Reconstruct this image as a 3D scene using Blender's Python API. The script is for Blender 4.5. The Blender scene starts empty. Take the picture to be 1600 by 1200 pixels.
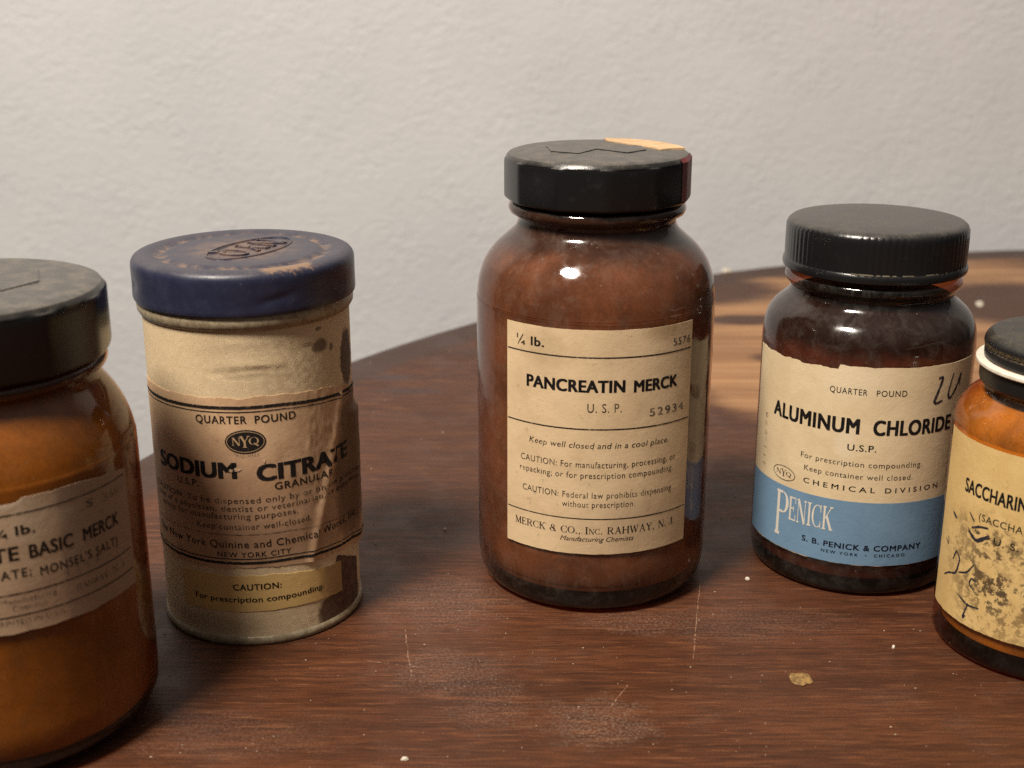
import bpy, bmesh, math, random
from mathutils import Vector, noise as mnoise
random.seed(7)
R = math.radians
S = bpy.context.scene
COL = S.collection
MM = 0.001

# ------------------------------------------------------------------ camera, world, lamp, exposure
cd = bpy.data.cameras.new('camera'); cam = bpy.data.objects.new('camera', cd); COL.objects.link(cam)
cam.location = (0, 0, 0.164); cam.rotation_euler = (R(72), 0, 0)
cd.sensor_width = 36; cd.lens = 2040/1600*36; cd.clip_start = 0.01; cd.clip_end = 20
cd.dof.use_dof = True; cd.dof.focus_distance = 0.335; cd.dof.aperture_fstop = 19
S.camera = cam

W = bpy.data.worlds.new('World'); S.world = W; W.use_nodes = True
wn = W.node_tree; wn.nodes.clear()
wo = wn.nodes.new('ShaderNodeOutputWorld'); wb = wn.nodes.new('ShaderNodeBackground')
tc = wn.nodes.new('ShaderNodeTexCoord'); sx = wn.nodes.new('ShaderNodeSeparateXYZ'); mr = wn.nodes.new('ShaderNodeMapRange')
mr.inputs['From Min'].default_value = 0.0; mr.inputs['From Max'].default_value = 1.0
mr.inputs['To Min'].default_value = 0.025; mr.inputs['To Max'].default_value = 0.30
mr.inputs['To Min'].default_value = 0.025
md = wn.nodes.new('ShaderNodeMapRange'); md.inputs['From Min'].default_value = 0; md.inputs['From Max'].default_value = -1
md.inputs['To Min'].default_value = 0; md.inputs['To Max'].default_value = 0.16
ma = wn.nodes.new('ShaderNodeMath')
wn.links.new(tc.outputs['Generated'], sx.inputs[0]); wn.links.new(sx.outputs['Z'], mr.inputs['Value']); wn.links.new(sx.outputs['Z'], md.inputs['Value'])
wn.links.new(mr.outputs[0], ma.inputs[0]); wn.links.new(md.outputs[0], ma.inputs[1])
wn.links.new(ma.outputs[0], wb.inputs['Strength']); wb.inputs['Color'].default_value = (1, .96, .91, 1)
wn.links.new(wb.outputs[0], wo.inputs[0])

ld = bpy.data.lights.new('ceiling_lamp', 'AREA'); ld.shape = 'ELLIPSE'; ld.size = 0.28; ld.size_y = 0.26
ld.energy = 25.0; ld.color = (1.0, .90, .78)
lamp = bpy.data.objects.new('ceiling_lamp', ld); COL.objects.link(lamp)
lamp.location = (-0.40, -0.14, 1.02)
lamp.rotation_euler = (Vector((0.02, 0.36, 0.05)) - Vector(lamp.location)).to_track_quat('-Z', 'Y').to_euler()

S.view_settings.view_transform = 'Standard'; S.view_settings.look = 'None'
S.view_settings.exposure = 0; S.view_settings.gamma = 1; S.view_settings.use_curve_mapping = False
S.render.engine = 'CYCLES'
S.cycles.use_denoising = False
S.cycles.max_bounces = 10; S.cycles.transparent_max_bounces = 16
S.cycles.sample_clamp_indirect = 4

# ------------------------------------------------------------------ node helpers
class NT:
    def __init__(s, name):
        s.m = bpy.data.materials.new(name); s.m.use_nodes = True
        s.t = s.m.node_tree; s.t.nodes.clear()
        s.out = s.t.nodes.new('ShaderNodeOutputMaterial')
    def n(s, typ, props=None, **inp):
        nd = s.t.nodes.new(typ)
        for k, v in (props or {}).items(): setattr(nd, k, v)
        for k, v in inp.items():
            key = int(k[1:]) if k[0] == '_' and k[1:].isdigit() else k.replace('_', ' ')
            s.set(nd.inputs[key], v)
        return nd
    def set(s, sock, v):
        if isinstance(v, bpy.types.NodeSocket): s.t.links.new(v, sock)
        elif isinstance(v, bpy.types.Node): s.t.links.new(v.outputs[0], sock)
        elif isinstance(v, (tuple, list)) and sock.type == 'RGBA': sock.default_value = tuple(v) + ((1,) if len(v) == 3 else ())
        else: sock.default_value = v
    def coord(s, which='Object', scale=(100, 100, 100), rot=0):
        c = s.n('ShaderNodeTexCoord')
        mp = s.n('ShaderNodeMapping'); s.t.links.new(c.outputs[which], mp.inputs[0])
        mp.inputs['Scale'].default_value = scale; mp.inputs['Rotation'].default_value = (0, 0, rot)
        return mp.outputs[0]
    def noise(s, vec, scale, detail=4, rough=.55, dist=0):
        return s.n('ShaderNodeTexNoise', Vector=vec, Scale=scale, Detail=detail, Roughness=rough, Distortion=dist).outputs[0]
    def ramp(s, v, a, b, lo=0., hi=1.):
        return s.n('ShaderNodeMapRange', {'interpolation_type': 'SMOOTHSTEP'}, Value=v, From_Min=a, From_Max=b, To_Min=lo, To_Max=hi).outputs[0]
    def math(s, op, a, b=0., c=0.):
        return s.n('ShaderNodeMath', {'operation': op}, _0=a, _1=b, _2=c).outputs[0]
    def mix(s, f, a, b, mode='MIX'):
        nd = s.t.nodes.new('ShaderNodeMix'); nd.data_type = 'RGBA'; nd.blend_type = mode
        s.set(nd.inputs[0], f); s.set(nd.inputs[6], a); s.set(nd.inputs[7], b)
        return nd.outputs[2]
    def blob(s, vec, cx, cy, rx, ry, nz=None, amt=.5, soft=.5):
        """1 inside an irregular ellipse of the vector's x, y; 0 outside"""
        sp = s.n('ShaderNodeSeparateXYZ', Vector=vec)
        dx = s.math('DIVIDE', s.math('SUBTRACT', sp.outputs[0], cx), rx); dy = s.math('DIVIDE', s.math('SUBTRACT', sp.outputs[1], cy), ry)
        d = s.math('SQRT', s.math('ADD', s.math('MULTIPLY', dx, dx), s.math('MULTIPLY', dy, dy)))
        if nz is not None: d = s.math('ADD', d, s.math('MULTIPLY', s.math('SUBTRACT', nz, .5), amt*2))
        return s.ramp(d, 1-soft, 1+soft, 1., 0.)
    def bump(s, h, strength, dist):
        return s.n('ShaderNodeBump', Height=h, Strength=strength, Distance=dist).outputs[0]
    def bsdf(s, col, rough=.5, normal=None, spec=.5, metal=0., coat=0., **kw):
        p = s.n('ShaderNodeBsdfPrincipled')
        s.set(p.inputs['Base Color'], col); s.set(p.inputs['Roughness'], rough); s.set(p.inputs['Metallic'], metal)
        s.set(p.inputs['Specular IOR Level'], spec); s.set(p.inputs['Coat Weight'], coat)
        if normal is not None: s.set(p.inputs['Normal'], normal)
        for k, v in kw.items(): s.set(p.inputs[k.replace('_', ' ')], v)
        return p.outputs[0]
    def done(s, sh):
        s.t.links.new(sh, s.out.inputs[0]); return s.m
    def up(s):
        g = s.n('ShaderNodeNewGeometry'); sp = s.n('ShaderNodeSeparateXYZ', Vector=g.outputs['Normal']); return sp.outputs[2]

# ------------------------------------------------------------------ materials
def m_wall():
    t = NT('plaster'); v = t.coord()
    g = t.n('ShaderNodeMapping', Vector=v); g.inputs['Scale'].default_value = (1, 1, 1.35)
    a = t.noise(g.outputs[0], 1.55, 4, .55, .3); b = t.noise(v, 4.4, 3, .6); c = t.noise(v, 14, 2, .6)
    h = t.math('ADD', t.math('MULTIPLY', a, 1.), t.math('ADD', t.math('MULTIPLY', b, .3), t.math('MULTIPLY', c, .09)))
    col = t.mix(t.ramp(t.noise(v, .12, 3), .3, .7), (.615, .615, .63), (.655, .652, .655))
    return t.done(t.bsdf(col, .75, t.bump(h, t.ramp(t.noise(v, .35, 3), .3, .7, .11, .30), .0042), .25))

def m_wood():
    t = NT('mahogany_veneer'); v = t.coord()                       # cm
    g = t.coord(scale=(15, 300, 100), rot=R(-2.5)); g2 = t.coord(scale=(95, 1150, 100), rot=R(-2.5)); g3 = t.coord(scale=(5, 45, 20), rot=R(-2.5))
    n1 = t.noise(g, 1., 5, .62, .25); n2 = t.noise(g2, 1., 3, .6); n3 = t.noise(g3, 1., 3, .5); big = t.noise(v, .16, 4, .6)
    f = t.ramp(t.math('ADD', t.math('MULTIPLY', n1, .6), t.math('MULTIPLY', n3, .4)), .36, .66)
    col = t.mix(f, (.062, .0200, .0080), (.150, .0500, .0190))
    col = t.mix(t.ramp(n2, .38, .58, .62, 0.), col, (.024, .009, .0055))
    n4 = t.noise(t.coord(scale=(70, 820, 100), rot=R(-2.)), 1., 4, .65)
    col = t.mix(t.ramp(n4, .52, .70, 0., .7), col, (.23, .088, .034))
    col = t.mix(t.ramp(big, .35, .7, 0., .4), col, (.095, .036, .016))
    micro = t.noise(v, 30., 4, .75)
    col = t.mix(t.ramp(micro, .38, .58, .7, 0.), col, (.03, .012, .007))
    # bare, sun-bleached wood at the far side with dark finish left in patches
    wob = t.noise(t.coord(scale=(22, 85, 100), rot=R(-2.5)), 1., 6, .66); wob2 = t.noise(t.coord(scale=(45, 190, 100), rot=R(-2.5)), 1., 6, .66)
    bare = t.blob(v, 22.0, 59.5, 14.5, 15.2, wob, .26, .22)
    bare = t.math('MAXIMUM', bare, t.blob(v, 10.2, 53.2, 3.0, 6.8, wob2, .18, .2)); bare = t.math('MAXIMUM', bare, t.blob(v, 16.5, 51., 6., 7., wob, .2, .15))
    bcol = t.mix(t.ramp(t.math('ADD', t.math('MULTIPLY', n1, .5), t.math('MULTIPLY', n3, .5)), .33, .68), (.22, .105, .048), (.45, .25, .12))
    stain = t.math('MAXIMUM', t.blob(v, 25.3, 63.5, 4.6, 4.6, wob, .35, .3), t.blob(v, 11.2, 60.4, 2.1, .9, wob2, .4, .25))
    stain = t.math('MAXIMUM', stain, t.blob(v, 9.5, 66.5, 4.5, 3.2, wob2, .4, .3))
    stain = t.math('MAXIMUM', stain, t.blob(v, 12., 54.2, 1.6, .7, wob2, .4, .3))
    stain = t.math('MAXIMUM', stain, t.math('MULTIPLY', t.blob(v, 17.5, 70.5, 5.5, 1.6, wob2, .5, .3), .8))
    bcol = t.mix(stain, bcol, (.075, .036, .023))
    col = t.mix(t.math('MULTIPLY', bare, .93), col, bcol)
    # dark finish near the rim
    sp = t.n('ShaderNodeSeparateXYZ', Vector=v)
    dx = t.math('SUBTRACT', sp.outputs[0], 36.92); dy = t.math('SUBTRACT', sp.outputs[1], 24.0)
    rr = t.math('SQRT', t.math('ADD', t.math('MULTIPLY', dx, dx), t.math('MULTIPLY', dy, dy)))
    rim = t.ramp(t.math('ADD', rr, t.math('MULTIPLY', wob2, .9)), 50.8, 51.7)
    col = t.mix(t.math('MULTIPLY', rim, .85), col, (.047, .025, .019))
    # two small dark marks
    marks = t.math('MAXIMUM', t.blob(v, -5.1, 51.3, .75, .35, wob2, .5, .5), t.blob(v, -4.2, 49.6, 1.3, .35, wob2, .5, .5))
    col = t.mix(t.math('MULTIPLY', marks, .6), col, (.05, .03, .032))
    # dust: grey film in drifts, fine specks
    d1 = t.noise(v, .55, 6, .68, .3); d2 = t.noise(v, 16., 3, .7)
    film = t.math('MULTIPLY', t.math('MULTIPLY', t.ramp(d1, .50, .80), t.ramp(d2, .36, .75)), .6)
    spots = [(2.0, 25.7, 1.2, .9, 1.25), (-1.6, 27.9, 1.3, 1.0, .9), (-1.8, 31.5, 1.6, 1.4, .9), (5.9, 30.4, 2.6, .9, .6), (3.4, 30.4, 1.6, .6, 1.), (-.5, 26.6, .9, 1.2, .7), (-6.5, 25.2, 2.5, 1., .5)]
    for (x, y, a, b, k) in spots:
        film = t.math('MAXIMUM', film, t.math('MULTIPLY', t.math('MULTIPLY', t.blob(v, x, y, a, b, t.noise(v, 1.6, 6, .75), 1.5, .5), t.ramp(t.noise(v, 13., 6, .82), .46, .62)), k))
    col = t.mix(t.math('MINIMUM', t.math('MULTIPLY', film, .36), .5), col, (.27, .20, .16))
    vor = t.n('ShaderNodeTexVoronoi', Vector=v, Scale=4.2, Randomness=1.)
    sk = t.math('MULTIPLY', t.ramp(vor.outputs['Distance'], .035, .065, 1., 0.), t.ramp(t.noise(v, 1.2, 3), .5, .62))
    col = t.mix(t.math('MULTIPLY', sk, .75), col, (.42, .32, .24))
    h = t.math('ADD', t.math('MULTIPLY', n2, .6), t.math('MULTIPLY', d2, .3))
    rough = t.math('ADD', t.ramp(d1, .3, .7, .40, .58), t.math('MULTIPLY', bare, .12))
    return t.done(t.bsdf(col, rough, t.bump(h, .35, .0004), .18, Sheen_Weight=.05, Sheen_Roughness=.4))

def m_glass(name, tint, rough=.05, dust=.12, dustcol=(.30, .24, .19), dz=None):
    t = NT(name); v = t.coord()
    fr = t.n('ShaderNodeFresnel', IOR=1.5).outputs[0]
    back = t.n('ShaderNodeNewGeometry').outputs['Backfacing']
    n = t.noise(v, 2.2, 6, .7, .4); fine = t.noise(v, 22, 3, .7)
    bmp = t.bump(t.noise(v, .9, 2), .12, .002)
    gl = t.n('ShaderNodeBsdfGlossy', Color=(1, 1, 1), Roughness=t.ramp(n, .35, .7, rough, rough+.16), Normal=bmp).outputs[0]
    zz = t.n('ShaderNodeSeparateXYZ', Vector=v).outputs[2]
    deep = t.ramp(zz, .30, .85, 1., 0.)                              # solid glass foot: light crosses much more amber there
    tr = t.n('ShaderNodeBsdfTransparent', Color=t.mix(deep, t.mix(t.ramp(t.n('ShaderNodeLayerWeight', Blend=.5).outputs['Facing'], .35, .95, 0., .9), tint, tuple(x**2.2*.8 for x in tint)), tuple(x**3*.5 for x in tint))).outputs[0]
    tr2 = t.n('ShaderNodeBsdfTransparent', Color=(1, 1, 1)).outputs[0]
    sh = t.n('ShaderNodeMixShader', _0=fr, _1=tr, _2=gl).outputs[0]
    df = t.n('ShaderNodeBsdfDiffuse', Color=dustcol).outputs[0]
    k = t.math('MULTIPLY', t.math('MULTIPLY', t.ramp(n, .42, .72), t.ramp(fine, .3, .7, .4, 1.)), dust)
    k = t.math('ADD', k, dust*.12)
    vor = t.n('ShaderNodeTexVoronoi', Vector=v, Scale=3.4)
    k = t.math('MAXIMUM', k, t.math('MULTIPLY', t.ramp(vor.outputs['Distance'], .04, .075, 1., 0.), t.ramp(t.noise(v, 1.5, 2), .48, .58, 0., .55)))
    if dz:                                                          # a band of settled dust between two heights (cm)
        sp = t.n('ShaderNodeSeparateXYZ', Vector=v)
        z = t.math('ADD', sp.outputs[2], t.math('MULTIPLY', t.math('SUBTRACT', n, .5), 1.2))
        for (z0, z1, a) in dz:
            band = t.math('MULTIPLY', t.ramp(z, z0-.25, z0+.25), t.ramp(z, z1-.25, z1+.25, 1., 0.))
            k = t.math('MAXIMUM', k, t.math('MULTIPLY', t.math('MULTIPLY', band, t.ramp(t.noise(t.coord(scale=(260, 260, 60)), 1., 5, .7, .8), .42, .66)), a))
    sh = t.n('ShaderNodeMixShader', _0=k, _1=sh, _2=df).outputs[0]
    sh = t.n('ShaderNodeMixShader', _0=back, _1=sh, _2=tr2).outputs[0]
    return t.done(sh)

def m_powder(name, c1, c2, scale=1.2, top=None):
    t = NT(name); v = t.coord()
    col = t.mix(t.ramp(t.noise(v, scale, 6, .65, .3), .33, .68), c1, c2)
    gr = t.noise(v, 17., 4, .75)
    col = t.mix(t.ramp(gr, .42, .66, 0., .35), col, tuple(x*.45 for x in c1))
    cl = t.noise(v, 3.3, 5, .7)
    col = t.mix(t.ramp(cl, .56, .70, 0., .35), col, tuple(min(1, x*1.35) for x in c2))
    if top:                                                         # dark fill for the empty top: other colour above a wavering height (cm)
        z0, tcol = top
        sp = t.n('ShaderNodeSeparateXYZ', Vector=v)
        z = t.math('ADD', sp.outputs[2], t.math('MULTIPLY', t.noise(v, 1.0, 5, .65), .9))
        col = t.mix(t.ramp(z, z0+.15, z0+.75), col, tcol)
    return t.done(t.bsdf(col, .9, None, .1))

def m_bakelite(name, dust=.55, dustcol=(.20, .175, .15), rough=.24, brass=False):
    t = NT(name); v = t.coord()
    n = t.noise(v, 2.2, 6, .65); fine = t.noise(v, 26, 3, .7)
    up = t.ramp(t.up(), .35, .95)
    k = t.math('MULTIPLY', up, t.math('MULTIPLY', t.ramp(n, .32, .66, .22, 1.), t.ramp(fine, .3, .65, .4, 1.)))
    k = t.math('ADD', t.math('MULTIPLY', k, dust), t.ramp(n, .55, .8, .0, .07))
    col = t.mix(k, (.0085, .0085, .009), dustcol)
    scr = t.noise(t.coord(scale=(40, 260, 100), rot=R(38)), 1., 3, .7)
    col = t.mix(t.math('MULTIPLY', t.math('MULTIPLY', up, t.ramp(scr, .60, .68)), .35), col, (.03, .028, .026))
    spk = t.ramp(t.noise(v, 34., 2, .6), .70, .76)
    col = t.mix(t.math('MULTIPLY', t.math('MULTIPLY', up, spk), .6), col, (.42, .38, .32))
    if brass:                                                       # black paint rubbed off the milled edge
        zz = t.n('ShaderNodeSeparateXYZ', Vector=v).outputs[2]
        e = t.math('MULTIPLY', t.ramp(t.math('ABSOLUTE', t.math('SUBTRACT', zz, 7.66)), .03, .10, 1., 0.), t.ramp(fine, .45, .6))
        e = t.math('MAXIMUM', e, t.math('MULTIPLY', up, t.math('MULTIPLY', t.ramp(n, .5, .7), t.ramp(fine, .5, .7))))
        col = t.mix(t.math('MULTIPLY', e, .6), col, (.22, .15, .06))
    return t.done(t.bsdf(col, t.math('ADD', t.math('MULTIPLY', k, .45), rough), t.bump(fine, .12, .0003), .5))

def m_blue_lid():
    t = NT('blue_enamel'); v = t.coord()
    n = t.noise(v, 2.4, 6, .68); fine = t.noise(v, 24, 3, .7)
    col = t.mix(t.ramp(n, .35, .7), (.017, .019, .042), (.025, .028, .056))
    sp = t.n('ShaderNodeSeparateXYZ', Vector=v)
    rr = t.math('SQRT', t.math('ADD', t.math('MULTIPLY', sp.outputs[0], sp.outputs[0]), t.math('MULTIPLY', sp.outputs[1], sp.outputs[1])))
    up = t.ramp(t.up(), .3, .95)
    k = t.math('MULTIPLY', up, t.math('MULTIPLY', t.ramp(n, .30, .72, .25, .85), t.ramp(fine, .25, .7, .5, 1.)))
    col = t.mix(t.math('MULTIPLY', k, .66), col, (.105, .088, .078))
    # rust: ring in the groove, worn rim at the front right
    groove = t.math('MULTIPLY', t.ramp(t.math('ABSOLUTE', t.math('SUBTRACT', rr, 2.02)), .0, .22, 1., 0.), t.ramp(n, .40, .68))
    ragn = t.noise(v, 9, 5, .7)
    worn = t.math('MULTIPLY', t.blob(v, 1.42, -2.0, .62, .60, ragn, .5, .2), t.ramp(t.math('ADD', t.math('ABSOLUTE', t.math('SUBTRACT', rr, 2.47)), t.math('MULTIPLY', t.math('SUBTRACT', ragn, .5), .5)), .10, .20, 1., 0.))
    worn = t.math('MULTIPLY', worn, t.ramp(sp.outputs[2], 9.3, 9.45))
    oval = t.math('MULTIPLY', t.ramp(rr, .6, 1.7, .7, 0.), t.ramp(n, .32, .6))
    spk = t.math('MULTIPLY', t.ramp(fine, .66, .72), t.ramp(n, .5, .62, 0., .9))
    rust = t.math('MAXIMUM', t.math('MAXIMUM', groove, worn), t.math('MAXIMUM', t.math('MULTIPLY', oval, .8), spk))
    col = t.mix(t.math('MULTIPLY', rust, .72), col, t.mix(fine, (.20, .10, .05), (.36, .24, .15)))
    return t.done(t.bsdf(col, t.math('ADD', t.math('MULTIPLY', k, .4), .34), t.bump(t.math('ADD', n, t.math('MULTIPLY', fine, .3)), .16, .0006), .5))

def m_tin():
    t = NT('aged_tin'); v = t.coord()
    n = t.noise(v, 6, 5, .65)
    col = t.mix(t.ramp(n, .35, .65), (.24, .185, .115), (.36, .30, .20))
    return t.done(t.bsdf(col, t.ramp(n, .3, .7, .32, .5), t.bump(n, .2, .0004), .4, .22))

def paper(name, base, dark, blobs=(), speck=.5, curl=False, rough=.62, seed=0, grain=1., dk=.55):
    """UV is unrolled paper in cm; blobs = (u, z, ru, rz, colour, strength, raggedness, softness)"""
    t = NT(name); c = t.n('ShaderNodeTexCoord')
    mp = t.n('ShaderNodeMapping', Vector=c.outputs['UV']); mp.inputs['Location'].default_value = (0, 0, seed)
    v = mp.outputs[0]
    n = t.noise(v, .9, 6, .65, .3); n2 = t.noise(v, 4.5, 5, .7); fine = t.noise(v, 38, 3, .7)
    col = t.mix(t.ramp(n, .36, .72, 0., dk), base, dark)
    for (u, z, ru, rz, bc, k, rag, soft) in blobs:
        if rag < .95: m = t.blob(v, u, z, ru, rz, t.noise(v, 1.6/min(max(ru, .3), 1.2), 5, .7), rag, soft)
        else: m = t.math('MULTIPLY', t.blob(v, u, z, ru*1.5, rz*1.5, n2, .25, .8), t.math('MULTIPLY', t.ramp(t.noise(v, 5.4+u*.4, 5, .72), .49, .535), t.ramp(t.noise(v, 1.8+u*.3, 4, .65), .43, .52)))
        col = t.mix(t.math('MULTIPLY', m, k), col, bc)
    col = t.mix(t.math('MULTIPLY', t.ramp(n2, .60, .75), speck), col, tuple(x*.45 for x in dark))
    col = t.mix(t.math('MULTIPLY', t.ramp(fine, .35, .75), .22*grain), col, tuple(x*.55 for x in dark))
    vor = t.n('ShaderNodeTexVoronoi', Vector=v, Scale=5.5)
    col = t.mix(t.math('MULTIPLY', t.math('MULTIPLY', t.ramp(vor.outputs['Distance'], .05, .09, 1., 0.), t.ramp(n2, .48, .58)), speck), col, tuple(x*.25 for x in dark))
    h = t.math('ADD', t.math('MULTIPLY', n, .8), t.math('ADD', t.math('MULTIPLY', n2, .3), t.math('MULTIPLY', fine, .12)))
    st = .35
    if curl:                                                        # pressed curl pattern of the wrapping paper
        vr = t.n('ShaderNodeTexVoronoi', Vector=v, Scale=3.6)
        rings = t.math('SINE', t.math('MULTIPLY', vr.outputs['Distance'], 150.))
        h = t.math('ADD', h, t.math('MULTIPLY', rings, .05))
        big = t.blob(v, .45, 7.15, .75, .13, t.noise(v, 1.5, 3), .4, .7); big2 = t.blob(v, .75, 7.62, .9, .18, t.noise(v, 1.5, 3), .4, .7)
        h = t.math('SUBTRACT', h, t.math('ADD', t.math('MULTIPLY', big, 1.3), t.math('MULTIPLY', big2, .7)))
        col = t.mix(t.math('MULTIPLY', t.ramp(rings, .2, 1.), .05), col, tuple(x*.5 for x in dark))
        st = .42
    return t.done(t.bsdf(col, rough, t.bump(h, st, .0006), .3))

def m_ink(name, col, wear=.35, rough=.6):
    t = NT(name); v = t.coord()
    n = t.noise(v, 14, 4, .7); b = t.noise(v, 1.6, 4, .6)
    k = t.ramp(t.math('ADD', t.math('MULTIPLY', n, .7), t.math('MULTIPLY', b, .3)), .62-wear*.5, .74-wear*.35)
    k = t.math('MULTIPLY', k, .25 + wear*1.2 if wear < .6 else .95)
    tr = t.n('ShaderNodeBsdfTransparent').outputs[0]
    return t.done(t.n('ShaderNodeMixShader', _0=t.math('MINIMUM', k, .97), _1=t.bsdf(col, rough, None, .25), _2=tr).outputs[0])

def m_plain(name, col, rough=.5, var=.3, scale=4., spec=.4):
    t = NT(name); v = t.coord()
    c = t.mix(t.ramp(t.noise(v, scale, 5, .65), .3, .7), tuple(x*(1-var) for x in col), tuple(min(1, x*(1+var)) for x in col))
    return t.done(t.bsdf(c, rough, t.bump(t.noise(v, scale*3, 3), .2, .0005), spec))

M = {}
M['wall'] = m_wall(); M['wood'] = m_wood()
M['cap'] = m_bakelite('black_bakelite', .85, (.165, .145, .12))
M['cap_al'] = m_bakelite('black_bakelite_clean', .62, (.125, .112, .094), .22)
M['cap_sac'] = m_bakelite('black_enamel', .35, (.13, .11, .07), .38, True)
M['lid'] = m_blue_lid(); M['tin'] = m_tin()
M['ink'] = m_ink('black_ink', (.012, .010, .010), .25)
M['ink_faint'] = m_ink('faded_ink', (.06, .045, .035), .45)
M['ink_brown'] = m_ink('faded_ink_on_stain', (.022, .015, .011), .30)
M['stamp'] = m_ink('stamp_ink', (.10, .085, .075), .5)
M['pen'] = m_ink('pen_ink', (.022, .022, .032), .22)
M['navy'] = m_ink('navy_ink', (.006, .009, .025), .14)
M['white_print'] = m_ink('white_print', (.62, .58, .50), .12)

# ------------------------------------------------------------------ mesh helpers (all lengths in mm)
def link(name, bm, mat, parent=None, smooth=35, loc=None):
    for v in bm.verts: v.co *= MM
    me = bpy.data.meshes.new(name); bm.to_mesh(me); bm.free()
    if smooth:
        for p in me.polygons: p.use_smooth = True
        me.set_sharp_from_angle(angle=R(smooth))
    me.materials.append(mat)
    o = bpy.data.objects.new(name, me); COL.objects.link(o)
    if parent is not None: o.parent = parent
    if loc: o.location = Vector(loc)*MM
    return o

def thing(name, label, cat, x, y, rot=0, group=None):
    o = bpy.data.objects.new(name, None); COL.objects.link(o); o.empty_display_size = .02
    o.location = (x*MM, y*MM, 0); o.rotation_euler = (0, 0, rot)
    o['label'] = label; o['category'] = cat
    if group: o['group'] = group
    return o

def dense(prof, step=.8):
    """Catmull-Rom through (r, z) points so that a lathe reads as blown glass"""
    out = []
    P = [prof[0]] + list(prof) + [prof[-1]]
    for i in range(1, len(P)-2):
        p0, p1, p2, p3 = (Vector(q) for q in P[i-1:i+3])
        n = max(1, int((p2-p1).length/step))
        n = min(n, 8)
        for k in range(n):
            t = k/n
            out.append(tuple(.5*((2*p1) + (-p0+p2)*t + (2*p0-5*p1+4*p2-p3)*t*t + (-p0+3*p1-3*p2+p3)*t**3)))
    out.append(tuple(prof[-1])); return out

def lathe(prof, seg=128, rf=None, cap0=True, cap1=True):
    bm = bmesh.new(); rings = []
    for (r, z) in prof:
        ring = []
        for i in range(seg):
            a = 2*math.pi*i/seg
            rr = rf(r, z, a) if rf else r
            ring.append(bm.verts.new((rr*math.cos(a), rr*math.sin(a), z)))
        rings.append(ring)
    for A, B in zip(rings, rings[1:]):
        for i in range(seg):
            bm.faces.new((A[i], A[(i+1) % seg], B[(i+1) % seg], B[i]))
    if cap0: bm.faces.new(rings[0][::-1])
    if cap1: bm.faces.new(rings[-1])
    return bm

def cyl(u, z, rad):
    a = u/rad
    return (rad*math.sin(a), -rad*math.cos(a), z)

def sheet(rad, u0, u1, bot, top, th=.12, du=.5, nz=14, lift=0.):
    """curved paper: bot/top are heights or functions of u; closed with a thin edge; UV in cm"""
    fb = bot if callable(bot) else (lambda u: bot); ft = top if callable(top) else (lambda u: top)
    n = max(2, int((u1-u0)/du)); bm = bmesh.new(); uvl = bm.loops.layers.uv.new('UVMap'); G = []; uvs = {}
    for i in range(n+1):
        u = u0+(u1-u0)*i/n; b, t_ = fb(u), ft(u); row = []
        for j in range(nz+1):
            z = b+(t_-b)*j/nz
            e = lift(u, z) if callable(lift) else lift
            v = bm.verts.new(cyl(u, z, rad+th+e) if not callable(lift) else Vector(cyl(u/(rad)*(rad), z, rad))*1 + Vector((math.sin(u/rad), -math.cos(u/rad), 0))*(th+e))
            if not callable(lift):
                a = u/rad; v.co = ((rad+th+e)*math.sin(a), -(rad+th+e)*math.cos(a), z)
            uvs[v] = (u/10, z/10); row.append(v)
        G.append(row)
    for i in range(n):
        for j in range(nz):
            bm.faces.new((G[i][j], G[i+1][j], G[i+1][j+1], G[i][j+1]))
    edge = [G[i][0] for i in range(n+1)] + [G[n][j] for j in range(1, nz+1)] + [G[i][nz] for i in range(n-1, -1, -1)] + [G[0][j] for j in range(nz-1, 0, -1)]
    inner = []
    for v in edge:
        d = Vector((v.co.x, v.co.y, 0)); k = (rad+.01)/d.length
        w = bm.verts.new((v.co.x*k, v.co.y*k, v.co.z)); uvs[w] = uvs[v]; inner.append(w)
    for i in range(len(edge)):
        j = (i+1) % len(edge)
        bm.faces.new((edge[i], inner[i], inner[j], edge[j]))
    for f in bm.faces:
        for l in f.loops: l[uvl].uv = uvs[l.vert]
    return bm

def rag(seed, amp, freq=.35, base=0., amp2=.0):
    return lambda u: base + amp*mnoise.fractal(Vector((u*freq, seed*7.3, 0)), .8, 2.2, 4) + (amp2*mnoise.noise(Vector((u*2.5, seed*3.1, 4))) if amp2 else 0)

# ---- lettering
_caps = {}
def text2d(txt, bold=0., space=1., shear=0.):
    c = bpy.data.curves.new('t', 'FONT'); c.body = txt; c.size = 1; c.offset = bold; c.space_character = space; c.shear = shear
    c.resolution_u = 4; c.fill_mode = 'BOTH'
    o = bpy.data.objects.new('t', c); COL.objects.link(o)
    dg = bpy.context.evaluated_depsgraph_get(); dg.update()
    me = bpy.data.meshes.new_from_object(o.evaluated_get(dg))
    V = [(v.co.x, v.co.y) for v in me.vertices]; F = [tuple(p.vertices) for p in me.polygons]
    bpy.data.objects.remove(o); bpy.data.curves.remove(c); bpy.data.meshes.remove(me)
    return V, F
def cap_h(bold):
    if bold not in _caps:
        V, _ = text2d('H', bold); _caps[bold] = (min(y for _, y in V), max(y for _, y in V))
    return _caps[bold]

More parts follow.
